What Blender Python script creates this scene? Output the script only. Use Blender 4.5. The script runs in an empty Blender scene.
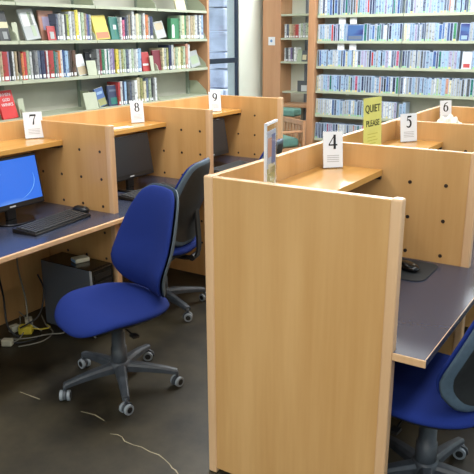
import bpy, bmesh, math, random
from mathutils import Vector, Matrix
random.seed(7)
PI = math.pi
scn = bpy.context.scene
COL = scn.collection
# ---------------------------------------------------------------- camera
F = 671.85; H = 1.70
RT = Vector((0.8457, 0.5336, -0.0048)).normalized()
DN = Vector((0.1494, -0.2454, -0.9578))
FW = Vector((-0.5123, 0.8094, -0.2873)).normalized()
DN = FW.cross(RT).normalized(); RT = DN.cross(FW).normalized()
cd = bpy.data.cameras.new('camera'); cam = bpy.data.objects.new('camera', cd); COL.objects.link(cam)
cd.sensor_width = 36; cd.lens = 36 * F / 474; cd.clip_start = .05; cd.clip_end = 100
UPV = -DN; BK = -FW
cam.matrix_world = Matrix(((RT.x, UPV.x, BK.x, 0), (RT.y, UPV.y, BK.y, 0), (RT.z, UPV.z, BK.z, H), (0, 0, 0, 1)))
scn.camera = cam
# ---------------------------------------------------------------- world, lamps, exposure
w = bpy.data.worlds.new('world'); scn.world = w; w.use_nodes = True
bg = w.node_tree.nodes['Background']
bg.inputs['Color'].default_value = (.72, .86, 1.0, 1); bg.inputs['Strength'].default_value = 1.05
def area(name, loc, rot, sx, sy, power, col):
    l = bpy.data.lights.new(name, 'AREA'); l.shape = 'RECTANGLE'; l.size = sx; l.size_y = sy
    l.energy = power; l.color = col
    o = bpy.data.objects.new(name, l); o.location = loc; o.rotation_euler = rot; COL.objects.link(o)
    return o
# unseen overhead area lights standing in for ceiling lights
area('unseen_overhead_light', (-2.4, 4.6, 3.12), (0, 0, 0), 0.5, 6.0, 165, (1, .98, .95))
area('unseen_overhead_light', (.3, 3.6, 3.12), (0, 0, 0), .5, 6.0, 80, (1, .98, .95))
area('unseen_overhead_light', (-2.6, 6.3, 3.12), (0, 0, 0), 3.6, .4, 45, (.95, .98, 1))  # added across the back to brighten the media rack
area('unseen_overhead_light', (-.9, -.9, 3.12), (0, 0, 0), 4.5, .5, 120, (1, .97, .93))  # added over the foreground to brighten the big end panel
# area fill added behind the camera; the front wall has no windows
area('front_fill_light', (.3, -2.6, 2.2), (math.radians(-80), 0, math.radians(180)), 6.0, 1.8, 25, (.86, .93, 1))
# area light added high at the back for bright panel-top edges
area('high_back_light', (-2.4, 8.2, 2.85), (math.radians(-60), 0, 0), 4.5, .4, 130, (.9, .95, 1))
sl = bpy.data.lights.new('sun', 'SUN'); sl.energy = 5; sl.angle = math.radians(.6); sl.color = (1, .97, .92)
so = bpy.data.objects.new('sun', sl); so.rotation_euler = (0, math.radians(28), 0); so.location = (3, 6, 9); COL.objects.link(so)
vs = scn.view_settings
vs.view_transform = 'Standard'; vs.look = 'None'; vs.gamma = 1; vs.use_curve_mapping = False
vs.exposure = 0.0
# ---------------------------------------------------------------- materials
def lin(c):
    return tuple((v / 12.92 if v <= .04045 else ((v + .055) / 1.055) ** 2.4) for v in c)
def rgb(r, g, b): return lin((r / 255, g / 255, b / 255)) + (1,)
def mat(name, color, rough=.5, metal=0, spec=.5, noise=0, nscale=20, coat=0, bump=0, emit=None, es=1):
    m = bpy.data.materials.new(name); m.use_nodes = True
    nt = m.node_tree; b = nt.nodes['Principled BSDF']
    b.inputs['Base Color'].default_value = color
    b.inputs['Roughness'].default_value = rough; b.inputs['Metallic'].default_value = metal
    b.inputs['Specular IOR Level'].default_value = spec; b.inputs['Coat Weight'].default_value = coat
    b.inputs['Coat Roughness'].default_value = .15
    tc = nt.nodes.new('ShaderNodeTexCoord'); n = nt.nodes.new('ShaderNodeTexNoise')
    n.inputs['Scale'].default_value = nscale; n.inputs['Detail'].default_value = 4
    nt.links.new(tc.outputs['Object'], n.inputs['Vector'])
    if noise:
        r = nt.nodes.new('ShaderNodeValToRGB')
        r.color_ramp.elements[0].position = .3; r.color_ramp.elements[1].position = .7
        r.color_ramp.elements[0].color = tuple(c * (1 - noise) for c in color[:3]) + (1,)
        r.color_ramp.elements[1].color = tuple(min(1, c * (1 + noise)) for c in color[:3]) + (1,)
        nt.links.new(n.outputs['Fac'], r.inputs['Fac']); nt.links.new(r.outputs['Color'], b.inputs['Base Color'])
    if bump:
        bp = nt.nodes.new('ShaderNodeBump'); bp.inputs['Strength'].default_value = bump; bp.inputs['Distance'].default_value = .002
        nt.links.new(n.outputs['Fac'], bp.inputs['Height']); nt.links.new(bp.outputs['Normal'], b.inputs['Normal'])
    if emit:
        b.inputs['Emission Color'].default_value = emit; b.inputs['Emission Strength'].default_value = es
    return m
def wood(name, c1, c2, rough=.38, axis=2):
    m = bpy.data.materials.new(name); m.use_nodes = True
    nt = m.node_tree; b = nt.nodes['Principled BSDF']; L = nt.links.new
    tc = nt.nodes.new('ShaderNodeTexCoord'); mp = nt.nodes.new('ShaderNodeMapping')
    s = [9, 9, 9]; s[axis] = .7; mp.inputs['Scale'].default_value = s
    n = nt.nodes.new('ShaderNodeTexNoise'); n.inputs['Scale'].default_value = 1.0; n.inputs['Detail'].default_value = 3
    mp2 = nt.nodes.new('ShaderNodeMapping'); s2 = [45, 45, 45]; s2[axis] = 3; mp2.inputs['Scale'].default_value = s2
    n2 = nt.nodes.new('ShaderNodeTexNoise'); n2.inputs['Scale'].default_value = 1.6; n2.inputs['Detail'].default_value = 5
    L(tc.outputs['Object'], mp.inputs['Vector']); L(mp.outputs['Vector'], n.inputs['Vector'])
    L(tc.outputs['Object'], mp2.inputs['Vector']); L(mp2.outputs['Vector'], n2.inputs['Vector'])
    mx = nt.nodes.new('ShaderNodeMath'); mx.operation = 'MULTIPLY_ADD'; mx.inputs[1].default_value = .2
    sc = nt.nodes.new('ShaderNodeMath'); sc.operation = 'MULTIPLY'; sc.inputs[1].default_value = .8
    L(n.outputs['Fac'], sc.inputs[0]); L(n2.outputs['Fac'], mx.inputs[0]); L(sc.outputs[0], mx.inputs[2])
    r = nt.nodes.new('ShaderNodeValToRGB'); r.color_ramp.elements[0].position = .32; r.color_ramp.elements[1].position = .68
    r.color_ramp.elements[0].color = c1; r.color_ramp.elements[1].color = c2
    L(mx.outputs[0], r.inputs['Fac']); L(r.outputs['Color'], b.inputs['Base Color'])
    b.inputs['Roughness'].default_value = rough; b.inputs['Coat Weight'].default_value = .25; b.inputs['Coat Roughness'].default_value = .2
    return m
M = {}
M['maple'] = wood('maple_veneer', rgb(195, 148, 90), rgb(212, 168, 112))
M['maple_h'] = wood('maple_shelf', rgb(196, 144, 72), rgb(213, 165, 94), .22, 1)
M['maple_edge'] = wood('maple_edge', rgb(206, 164, 120), rgb(226, 188, 148), .35)
M['oak'] = wood('oak_panel', rgb(184, 136, 98), rgb(202, 156, 118), .4)
M['laminate'] = mat('desk_laminate', rgb(52, 58, 76), .25, noise=.03, nscale=60)
M['black'] = mat('black_plastic', rgb(22, 23, 26), .42, noise=.1, nscale=150, bump=.1)
M['blackgloss'] = mat('black_gloss', rgb(12, 13, 15), .2)
M['shell'] = mat('chair_shell', rgb(30, 33, 36), .5, noise=.15, nscale=40)
M['rim'] = mat('chair_rim', rgb(70, 88, 104), .6, noise=.1, nscale=60)
M['base'] = mat('chair_base', rgb(62, 68, 76), .45, noise=.35, nscale=14)
M['fabric'] = mat('blue_fabric', rgb(24, 43, 112), .9, spec=.2, noise=.14, nscale=500, bump=.4)
M['wheel'] = mat('caster_tread', rgb(136, 144, 152), .5)
M['bolt'] = mat('bolt_cap', rgb(48, 36, 30), .4)
M['boltring'] = mat('bolt_recess', rgb(86, 64, 44), .6)
M['steel'] = mat('shelf_steel', rgb(184, 192, 170), .45, noise=.05, nscale=8)
M['upright'] = mat('upright_steel', rgb(142, 154, 142), .5)
M['steelback'] = mat('shelf_back', rgb(184, 184, 172), .6, noise=.06, nscale=4)
M['paper'] = mat('white_paper', rgb(232, 236, 242), .6)
M['ink'] = mat('black_ink', rgb(20, 20, 24), .6)
M['greyink'] = mat('grey_ink', rgb(176, 178, 182), .7)
M['yellow'] = mat('yellow_paper', rgb(214, 213, 116), .6, noise=.05, nscale=12)
M['darkink'] = mat('olive_ink', rgb(70, 74, 30), .6)
M['wall'] = mat('wall_paint', rgb(224, 232, 222), .8, noise=.03, nscale=3)
M['ceil'] = mat('ceiling_paint', rgb(226, 226, 220), .9)
M['frame'] = mat('window_frame_metal', rgb(48, 62, 80), .4, metal=.3)
M['grey'] = mat('grey_metal', rgb(120, 126, 134), .4, metal=.4)
M['silver'] = mat('silver_paint', rgb(88, 96, 106), .42, metal=.2)
M['teal'] = mat('teal_vinyl', rgb(104, 150, 140), .5, noise=.08, nscale=20)
M['cream'] = mat('cream_plastic', rgb(200, 198, 176), .5)
M['yplug'] = mat('yellow_plug', rgb(210, 190, 60), .5)
M['cable'] = mat('dark_cable', rgb(30, 30, 32), .5)
M['greycable'] = mat('grey_cable', rgb(120, 118, 108), .5)
M['crack'] = mat('crack_filler', rgb(150, 142, 118), .8)
M['red'] = mat('red_cover', rgb(206, 44, 44), .5, noise=.06, nscale=10)
M['stone'] = mat('pale_stone', rgb(206, 212, 226), .9, noise=.2, nscale=3.2)
M['ground'] = mat('paving', rgb(190, 190, 184), .9, noise=.1)
def glassmat(name, tint, alpha):
    m = bpy.data.materials.new(name); m.use_nodes = True; nt = m.node_tree; nt.nodes.clear()
    o = nt.nodes.new('ShaderNodeOutputMaterial'); t = nt.nodes.new('ShaderNodeBsdfTransparent'); t.inputs[0].default_value = tint
    g = nt.nodes.new('ShaderNodeBsdfGlossy'); g.inputs['Roughness'].default_value = .05
    mx = nt.nodes.new('ShaderNodeMixShader'); mx.inputs[0].default_value = alpha
    nt.links.new(t.outputs[0], mx.inputs[1]); nt.links.new(g.outputs[0], mx.inputs[2]); nt.links.new(mx.outputs[0], o.inputs[0])
    return m
M['glass'] = glassmat('window_glass', (.93, .96, 1, 1), .06)
M['acrylic'] = glassmat('clear_acrylic', (.93, .96, .97, 1), .14)
def floor_mat():
    m = bpy.data.materials.new('stained_concrete'); m.use_nodes = True; nt = m.node_tree; L = nt.links.new
    b = nt.nodes['Principled BSDF']; tc = nt.nodes.new('ShaderNodeTexCoord')
    n = nt.nodes.new('ShaderNodeTexNoise'); n.inputs['Scale'].default_value = 2.6; n.inputs['Detail'].default_value = 8; n.inputs['Roughness'].default_value = .62
    n2 = nt.nodes.new('ShaderNodeTexNoise'); n2.inputs['Scale'].default_value = 1.1; n2.inputs['Detail'].default_value = 3
    L(tc.outputs['Object'], n.inputs['Vector']); L(tc.outputs['Object'], n2.inputs['Vector'])
    r = nt.nodes.new('ShaderNodeValToRGB'); e = r.color_ramp.elements
    e[0].position = .36; e[0].color = rgb(20, 17, 11); e[1].position = .68; e[1].color = rgb(64, 58, 43)
    L(n.outputs['Fac'], r.inputs['Fac']); L(r.outputs['Color'], b.inputs['Base Color'])
    rr = nt.nodes.new('ShaderNodeMapRange'); rr.inputs['To Min'].default_value = .3; rr.inputs['To Max'].default_value = .6
    L(n2.outputs['Fac'], rr.inputs['Value']); L(rr.outputs[0], b.inputs['Roughness'])
    return m
M['floor'] = floor_mat()
M['keycap'] = mat('keycap_plastic', rgb(58, 60, 62), .5)
M['bag'] = mat('white_film', rgb(236, 234, 214), .35, bump=.3, nscale=30)
def objcol(name, rough=.45, mode='book'):
    """cover material: the object's own colour with printed bands"""
    m = bpy.data.materials.new(name); m.use_nodes = True; nt = m.node_tree; L = nt.links.new
    b = nt.nodes['Principled BSDF']; oi = nt.nodes.new('ShaderNodeObjectInfo'); tc = nt.nodes.new('ShaderNodeTexCoord')
    mp = nt.nodes.new('ShaderNodeMapping'); ad = nt.nodes.new('ShaderNodeVectorMath'); ad.operation = 'ADD'
    cb = nt.nodes.new('ShaderNodeCombineXYZ'); ml = nt.nodes.new('ShaderNodeMath'); ml.operation = 'MULTIPLY'; ml.inputs[1].default_value = 57
    L(oi.outputs['Random'], ml.inputs[0]); L(ml.outputs[0], cb.inputs[0]); L(ml.outputs[0], cb.inputs[2])
    mp.inputs['Scale'].default_value = (1, 1.4, 7) if mode == 'book' else (1, 2.2, 5)
    L(tc.outputs['Object'], mp.inputs['Vector']); L(mp.outputs['Vector'], ad.inputs[0]); L(cb.outputs[0], ad.inputs[1])
    n = nt.nodes.new('ShaderNodeTexNoise'); n.inputs['Scale'].default_value = 1.4; n.inputs['Detail'].default_value = 1.5
    L(ad.outputs[0], n.inputs['Vector'])
    r = nt.nodes.new('ShaderNodeValToRGB'); r.color_ramp.elements[0].position = .56; r.color_ramp.elements[1].position = .62
    r.color_ramp.elements[0].color = (0, 0, 0, 1); r.color_ramp.elements[1].color = (1, 1, 1, 1)
    L(n.outputs['Fac'], r.inputs['Fac'])
    hs = nt.nodes.new('ShaderNodeHueSaturation'); hs.inputs['Value'].default_value = .55; hs.inputs['Hue'].default_value = .54
    L(oi.outputs['Color'], hs.inputs['Color'])
    mx = nt.nodes.new('ShaderNodeMixRGB'); mx.inputs['Fac'].default_value = .5
    L(r.outputs['Color'], mx.inputs['Fac']); L(oi.outputs['Color'], mx.inputs['Color1']); L(hs.outputs['Color'], mx.inputs['Color2'])
    L(mx.outputs[0], b.inputs['Base Color']); b.inputs['Roughness'].default_value = rough
    return m
M['cover'] = objcol('printed_cover'); M['insert'] = objcol('disc_insert', .25, 'disc')
M['plaincover'] = mat('plain_cover', (1, 1, 1, 1), .5)
_nt = M['plaincover'].node_tree; _oi = _nt.nodes.new('ShaderNodeObjectInfo'); _nt.links.new(_oi.outputs['Color'], _nt.nodes['Principled BSDF'].inputs['Base Color'])
M['pages'] = mat('page_block', rgb(224, 220, 200), .8)
M['disc'] = mat('disc_case_plastic', rgb(180, 198, 224), .22)
def screen_mat():
    m = bpy.data.materials.new('lit_screen'); m.use_nodes = True; nt = m.node_tree; L = nt.links.new
    b = nt.nodes['Principled BSDF']; b.inputs['Base Color'].default_value = (.01, .01, .02, 1); b.inputs['Roughness'].default_value = .25
    tc = nt.nodes.new('ShaderNodeTexCoord'); mp = nt.nodes.new('ShaderNodeMapping'); mp.inputs['Location'].default_value = (0, .0, -.17)
    mp.inputs['Scale'].default_value = (1, 4.2, 9)
    g = nt.nodes.new('ShaderNodeTexGradient'); g.gradient_type = 'SPHERICAL'
    L(tc.outputs['Object'], mp.inputs['Vector']); L(mp.outputs['Vector'], g.inputs['Vector'])
    r = nt.nodes.new('ShaderNodeValToRGB'); e = r.color_ramp.elements
    e[0].color = rgb(48, 120, 238); e[1].color = rgb(170, 218, 252); e[1].position = .9
    L(g.outputs['Fac'], r.inputs['Fac']); L(r.outputs['Color'], b.inputs['Emission Color']); b.inputs['Emission Strength'].default_value = .95
    return m
M['screen'] = screen_mat()
M['screen_off'] = mat('dark_screen', rgb(34, 37, 42), .3)
M['swirl'] = mat('screen_swirl', rgb(20, 40, 80), .4, emit=rgb(110, 175, 245), es=1)
# ---------------------------------------------------------------- mesh helpers
def box(bm, x0, x1, y0, y1, z0, z1, mi=0, rot=None, piv=None):
    vs_ = [bm.verts.new((x, y, z)) for x in (x0, x1) for y in (y0, y1) for z in (z0, z1)]
    for f in ((0, 1, 3, 2), (4, 6, 7, 5), (0, 4, 5, 1), (2, 3, 7, 6), (0, 2, 6, 4), (1, 5, 7, 3)):
        fc = bm.faces.new([vs_[i] for i in f]); fc.material_index = mi
    if rot: bmesh.ops.rotate(bm, verts=vs_, cent=piv or (0, 0, 0), matrix=rot)
    return vs_
def prism(bm, pts, axis, a, b, mi=0):
    """closed 2D outline extruded along axis between a and b"""
    def P(p, t):
        return {'x': (t, p[0], p[1]), 'y': (p[0], t, p[1]), 'z': (p[0], p[1], t)}[axis]
    A = [bm.verts.new(P(p, a)) for p in pts]; B = [bm.verts.new(P(p, b)) for p in pts]
    n = len(pts)
    fs = [bm.faces.new(A[::-1]), bm.faces.new(B)] + [bm.faces.new((A[i], A[(i + 1) % n], B[(i + 1) % n], B[i])) for i in range(n)]
    for f in fs: f.material_index = mi
    return A + B
def tube(bm, pts, r, seg=8, mi=0, cap=True):
    pts = [Vector(p) for p in pts]; rs = r if isinstance(r, (list, tuple)) else [r] * len(pts)
    rings = []; up = None
    for i, p in enumerate(pts):
        t = (pts[min(i + 1, len(pts) - 1)] - pts[max(i - 1, 0)]).normalized()
        if up is None: up = Vector((0, 0, 1)) if abs(t.z) < .9 else Vector((1, 0, 0))
        s = t.cross(up).normalized(); up = s.cross(t).normalized()
        rings.append([bm.verts.new(p + rs[i] * (math.cos(2 * PI * k / seg) * s + math.sin(2 * PI * k / seg) * up)) for k in range(seg)])
    for a, b in zip(rings, rings[1:]):
        for k in range(seg):
            f = bm.faces.new((a[k], a[(k + 1) % seg], b[(k + 1) % seg], b[k])); f.material_index = mi; f.smooth = True
    if cap:
        bm.faces.new(rings[0][::-1]).material_index = mi; bm.faces.new(rings[-1]).material_index = mi
def cyl(bm, c, axis, r, h, seg=20, mi=0, r2=None):
    a = Vector(c); d = {'x': Vector((1, 0, 0)), 'y': Vector((0, 1, 0)), 'z': Vector((0, 0, 1))}[axis] * h
    tube(bm, [a, a + d], [r, r if r2 is None else r2], seg, mi)
def smoothpath(pts, n=6):
    pts = [Vector(p) for p in pts]; out = []
    for i in range(len(pts) - 1):
        p0 = pts[max(i - 1, 0)]; p1 = pts[i]; p2 = pts[i + 1]; p3 = pts[min(i + 2, len(pts) - 1)]
        for k in range(n):
            t = k / n
            out.append(.5 * ((2 * p1) + (p2 - p0) * t + (2 * p0 - 5 * p1 + 4 * p2 - p3) * t * t + (3 * p1 - p0 - 3 * p2 + p3) * t ** 3))
    out.append(pts[-1]); return out
def obj(name, bm, mats, parent=None, bevel=0, smooth=False, loc=None, seg=2):
    bmesh.ops.recalc_face_normals(bm, faces=bm.faces)
    me = bpy.data.meshes.new(name); bm.to_mesh(me); bm.free()
    for m_ in (mats if isinstance(mats, (list, tuple)) else [mats]): me.materials.append(M[m_])
    if smooth:
        for p in me.polygons: p.use_smooth = True
    o = bpy.data.objects.new(name, me); COL.objects.link(o)
    if parent: o.parent = parent
    if loc: o.location = loc
    if bevel:
        b = o.modifiers.new('bevel', 'BEVEL'); b.width = bevel; b.segments = seg; b.limit_method = 'ANGLE'; b.angle_limit = math.radians(40)
    return o
def tag(o, label=None, cat=None, group=None, kind=None):
    if label: o['label'] = label
    if cat: o['category'] = cat
    if group: o['group'] = group
    if kind: o['kind'] = kind
    return o
def thing(name, label, cat, loc=(0, 0, 0), rz=0, group=None):
    o = bpy.data.objects.new(name, None); o.empty_display_size = .05; COL.objects.link(o)
    o.location = loc; o.rotation_euler = (0, 0, rz)
    return tag(o, label, cat, group)
def copy_tree(o, parent=None):
    c = o.copy(); COL.objects.link(c)
    if parent: c.parent = parent
    for ch in list(o.children): copy_tree(ch, c)
    return c
def new(): return bmesh.new()
def struct(name, bm, m, bevel=0): return tag(obj(name, bm, m, bevel=bevel), kind='structure')
def ribbon(bm, pts, ws, t=.0012, y=0, mi=0):
    """flat stroke in the XZ plane, thickness t towards -Y"""
    n = len(pts); Ls = []; Rs = []
    for i in range(n):
        a = Vector(pts[max(i - 1, 0)]); b = Vector(pts[min(i + 1, n - 1)]); d = (b - a).normalized(); nn = Vector((-d.y, d.x)) * ws[i] / 2
        p = Vector(pts[i]); Ls.append(p + nn); Rs.append(p - nn)
    V = lambda p, yy: bm.verts.new((p.x, yy, p.y))
    A = [V(p, y - t) for p in Ls]; B = [V(p, y - t) for p in Rs]; A2 = [V(p, y) for p in Ls]; B2 = [V(p, y) for p in Rs]
    for i in range(n - 1):
        bm.faces.new((A[i], A[i + 1], B[i + 1], B[i])); bm.faces.new((A2[i], B2[i], B2[i + 1], A2[i + 1]))
        bm.faces.new((A[i], A2[i], A2[i + 1], A[i + 1])); bm.faces.new((B[i], B[i + 1], B2[i + 1], B2[i]))
    bm.faces.new((A[0], B[0], B2[0], A2[0])); bm.faces.new((A[-1], A2[-1], B2[-1], B[-1]))
# ---------------------------------------------------------------- room
bm = new(); box(bm, -4.72, 2.5, -3, 8.4, -.1, 0); flo = struct('floor', bm, 'floor')
crk = [(-2.52, 1.947), (-2.46, 1.948), (-2.38, 1.95)], [(-2.13, 1.975), (-2.05, 1.988), (-1.98, 1.975)], \
      [(-1.883, 1.908), (-1.85, 1.921), (-1.821, 1.918), (-1.79, 1.899), (-1.74, 1.898), (-1.70, 1.905), (-1.645, 1.897), (-1.60, 1.90), (-1.555, 1.886), (-1.52, 1.872), (-1.497, 1.858), (-1.475, 1.853), (-1.452, 1.839), (-1.43, 1.80), (-1.40, 1.77)]
bm = new()
for c in crk:
    n = len(c)
    ws = [.0025 + .004 * random.random() for _ in c]
    Lv = []; Rv = []
    for i, p in enumerate(c):
        a = Vector(c[max(i - 1, 0)]); b = Vector(c[min(i + 1, n - 1)]); d = (b - a).normalized(); q = Vector((-d.y, d.x)) * ws[i] / 2; p = Vector(p)
        Lv.append(bm.verts.new((p.x + q.x, p.y + q.y, .0008))); Rv.append(bm.verts.new((p.x - q.x, p.y - q.y, .0008)))
    for i in range(n - 1): bm.faces.new((Lv[i], Lv[i + 1], Rv[i + 1], Rv[i]))
o = obj('floor_crack', bm, 'crack', flo); o['label'] = 'pale jagged crack across the dark concrete'
bm = new(); box(bm, -4.9, 2.5, -3, 8.6, 3.2, 3.3); struct('ceiling', bm, 'ceil')
WY0, WY1 = 6.62, 7.53
bm = new(); box(bm, -4.9, -4.72, -3, WY0, 0, 3.2); box(bm, -4.9, -4.72, WY1, 8.4, 0, 3.2); box(bm, -4.9, -4.72, WY0, WY1, 0, .25); box(bm, -4.9, -4.72, WY0, WY1, 3.0, 3.2)
struct('wall_left', bm, 'wall')
bm = new(); box(bm, -4.9, 2.5, 8.4, 8.6, 0, 3.2); struct('wall_back', bm, 'wall')
bm = new(); box(bm, 2.5, 2.65, -3, 8.6, 0, 1.1); box(bm, 2.5, 2.65, 8.0, 8.6, 1.1, 3.2); box(bm, 2.5, 2.65, -3, 8.0, 2.95, 3.2); struct('wall_right', bm, 'wall')
bm = new(); box(bm, -4.9, 2.65, -3.2, -3, 0, 3.2); struct('wall_front', bm, 'wall')
wt = thing('window_1', None, None, (-4.745, 0, 0)); wt['kind'] = 'structure'
bm = new()
box(bm, -.018, .018, WY0, WY0 + .04, .25, 3.0); box(bm, -.018, .018, WY1 - .045, WY1, .25, 3.0)
box(bm, -.018, .018, WY0 + .04, WY1 - .045, 1.37, 1.43); box(bm, -.018, .018, WY0 + .04, WY1 - .045, .25, .30); box(bm, -.018, .018, WY0 + .04, WY1 - .045, 2.95, 3.0)
obj('window_frame', bm, 'frame', wt, .004)
bm = new(); box(bm, -.006, .006, WY0 + .04, WY1 - .045, .30, 1.37); box(bm, -.006, .006, WY0 + .04, WY1 - .045, 1.43, 2.95); obj('window_pane', bm, 'glass', wt)
# outside the window
bm = new(); box(bm, -14, -4.95, 2, 20, -.3, -.1); struct('ground', bm, 'ground')
bm = new()
rs = random.Random(3)
z = -.1
while z < 4.2:
    h = rs.uniform(.28, .5); y = 5.2 + rs.uniform(-.4, 0)
    while y < 12:
        l = rs.uniform(.4, .9)
        if z > .55 and y < 11.15:
            y = 11.2 if y + l > 11.2 else y + l; continue
        if True:
            box(bm, -7.9 + rs.uniform(0, .12), -7.4 + rs.uniform(0, .15), y, y + l - .02, z, z + h - .02)
        y += l
    z += h
o = obj('garden_wall', bm, 'stone', bevel=.03); tag(o, 'pale blue-grey rough stone wall seen outside through the tall window', 'wall')

# ---------------------------------------------------------------- study carrels
D = .73; T = 1.22; TH = .03; DESK = .718; OV = .105; SH = 1.115
def divider(root, y, near_end=False, bolts=True):
    """panel across the row, its thickness from y to y+TH"""
    bm = new(); box(bm, .035, D - .035, y, y + TH, .02, T)
    d = obj('divider_panel', bm, 'maple', root, .003)
    bm = new(); box(bm, D - .037, D, y - .006, y + TH + .006, 0, T + .004); obj('edge_post', bm, 'maple_edge', d, .007, seg=3)
    if near_end:
        bm = new(); box(bm, 0, .038, y - .006, y + TH + .006, 0, T + .004); obj('edge_post', bm, 'maple_edge', d, .007, seg=3)
    elif True:
        bm = new(); box(bm, .0, .036, y, y + TH, 0, T); obj('edge_post', bm, 'maple', d, .003)
    if bolts:
        for bx in (.12, .28, .44, .60):
            for bz in (1.07, .91, .75, .59, .43, .27):
                if (bz > 1 and bx < .4) or (bx > .5 and D < .7 and y > .9): continue
                if abs(bz - .75) < .01 and bx < .2: continue
                b_ = new(); cyl(b_, (bx, y - .0015, bz), 'y', .0085, TH + .003, 14); cyl(b_, (bx, y - .003, bz), 'y', .0045, TH + .006, 8)
                obj('bolt', b_, 'bolt', d)
    return d
def carrel(xb, y0, y1, label, row, first=False, last=False, screen_gap=0):
    root = thing('study_carrel', label, 'study desk', (xb, y0, 0))
    L_ = y1 - y0
    divider(root, 0, near_end=first, bolts=not first)
    ya = TH; yb = L_ if not last else L_ - .0
    bm = new(); box(bm, 0, .028, ya + .001, yb - .001, .0, T); obj('back_panel', bm, 'maple', root, .003)
    bm = new(); box(bm, .029, .31, ya + .001, yb - .001, SH - .03, SH); obj('upper_shelf', bm, 'maple_h', root, .003)
    # dark angle brackets under the shelf at its ends
    for q in (ya + .002, yb - .022):
        bm = new(); prism(bm, [(.06, SH - .031), (.308, SH - .031), (.308, SH - .043), (.06, SH - .07)], 'y', q, q + .02); obj('shelf_bracket', bm, 'black', root)
    # desktop with its wooden edge, notched round the posts
    bm = new(); q0 = 0 if first else .001; prism(bm, [(.029, ya + .0065), (D + .001, ya + .0065), (D + .001, q0), (D + OV - .02, q0), (D + OV - .02, L_ - .001), (D + .001, L_ - .001), (D + .001, L_ - .0065), (.029, L_ - .0065)], 'z', DESK - .023, DESK)
    bm2 = new(); box(bm2, D + OV - .022, D + .105, 0 if first else .001, L_ - .001, DESK - .025, DESK + .0005)
    if first: box(bm2, D + .001, D + OV - .020, -.006, -.0002, DESK - .025, DESK + .0005)
    dt = obj('desktop', bm, 'laminate', root); e = obj('edge_band', bm2, 'maple_edge', dt, .004); e['label'] = 'pale wooden edge band'
    bm = new(); box(bm, .10, .118, ya + .001, yb - .001, .25, DESK - .024); obj('modesty_panel', bm, 'maple', root)
    if last: divider(root, L_, bolts=True)
    return root
XL, XR = -3.29, -1.36
ly = [1.78, 2.795, 3.78, 4.785]; ry = [1.93, 2.90, 3.86, 4.80]
D = .688; OV = .11
carrel(XL, ly[0], ly[1], 'maple study carrel at left holding the lit blue screen, under sign 7', 'L')
carrel(XL, ly[1], ly[2], 'middle maple study carrel of the left row, under sign 8', 'L')
carrel(XL, ly[2], ly[3], 'far maple study carrel of the left row, under sign 9', 'L', last=True)
D = .73; OV = .13
carrel(XR, ry[0], ry[1], 'nearest maple study carrel with the big blank end panel, under sign 4', 'R', first=True)
carrel(XR, ry[1], ry[2], 'maple study carrel of the right row holding sign 5 and the yellow sign', 'R')
carrel(XR, ry[2], ry[3], 'farthest maple study carrel of the right row, under sign 6', 'R', last=True)

# ---------------------------------------------------------------- office chairs
def pad(fn, s_list, nseg=48, rim=False):
    """surface rings: fn(angle, s, side) -> point"""
    bm = new(); rings = []
    for side in (1, -1):
        rs_ = []
        for s in s_list:
            if side == -1 and s == s_list[-1]: rs_.append(rings[0][-1]); continue
            rs_.append([bm.verts.new(fn(2 * PI * k / nseg, s, side)) for k in range(nseg)])
        rings.append(rs_)
        c = bm.verts.new(fn(0, 0, side))
        for k in range(nseg): bm.faces.new((c, rs_[0][k], rs_[0][(k + 1) % nseg]))
        for a, b in zip(rs_, rs_[1:]):
            edge = s_list.index(s_list[rs_.index(b)]) >= 5
            for k in range(nseg): bm.faces.new((a[k], b[k], b[(k + 1) % nseg], a[(k + 1) % nseg])).material_index = 1 if (edge and rim) else 0
    return bm
SL = [.25, .5, .7, .82, .9, .955, .985, 1.0]
def sgnpow(v, p): return math.copysign(abs(v) ** p, v)
# local frame: the sitter faces -Y
def seat_fn(th_up, th_dn, grow=0, z0=.43):
    def fn(a, s, side):
        c, n = math.cos(a), math.sin(a)
        x = (.27 + grow) * sgnpow(c, .72); y = (.26 + grow) * sgnpow(n, .72)
        x *= 1 - .10 * (y > 0) * (y / .235) ** 2
        x *= s; y *= s
        e = math.sqrt(max(0, 1 - s ** 5))
        z = z0 + (th_up if side > 0 else -th_dn) * e
        fy = max(0, (-y - .08) / .16); z -= .045 * fy * fy          # waterfall front
        z += .012 * (x / .24) ** 2 - (.012 if side > 0 else 0) * math.exp(-((y - .03) / .12) ** 2) * (1 - (s) ** 2)
        return Vector((x, y - .02, z))
    return fn
BZ0, BZ1 = .47, .985
def back_w(t):
    # half width of the back at height fraction t
    pts = [(-.02, .15), (0, .18), (.06, .212), (.16, .23), (.3, .238), (.5, .228), (.7, .206), (.85, .186), (.94, .172), (.985, .15), (1, .13)]
    for (a, wa), (b, wb) in zip(pts, pts[1:]):
        if t <= b: return wa + (wb - wa) * max(0, (t - a) / (b - a))
    return pts[-1][1]
def back_fn(front, rear, grow=0, off=0):
    def fn(a, s, side):
        c, n = math.cos(a), math.sin(a)
        t = .5 + .5 * sgnpow(n, .85)
        hw = back_w(t) * 1.05 * (abs(c) ** .28) if abs(c) > 1e-4 else 0
        hw = max(hw, .0)
        x = math.copysign(min(hw + grow * min(1, abs(c) * 3), back_w(t) * 1.05 + grow), c) if abs(c) > 1e-4 else 0
        zc = .5 * (BZ0 + BZ1)
        zz = BZ0 + (BZ1 - BZ0) * t + grow * n
        x *= s; z = zc + (zz - zc) * s
        u = (z - BZ0) / (BZ1 - BZ0)
        e = math.sqrt(max(0, 1 - s ** 4))
        yc = .205 + .035 * u - .035 * math.exp(-((u - .22) / .2) ** 2) + .06 * u * u
        yc -= .28 * x * x / .22                                         # wraps round the sitter
        y = yc + off + (-front if side > 0 else rear) * e
        return Vector((x, y, z))
    return fn
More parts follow.
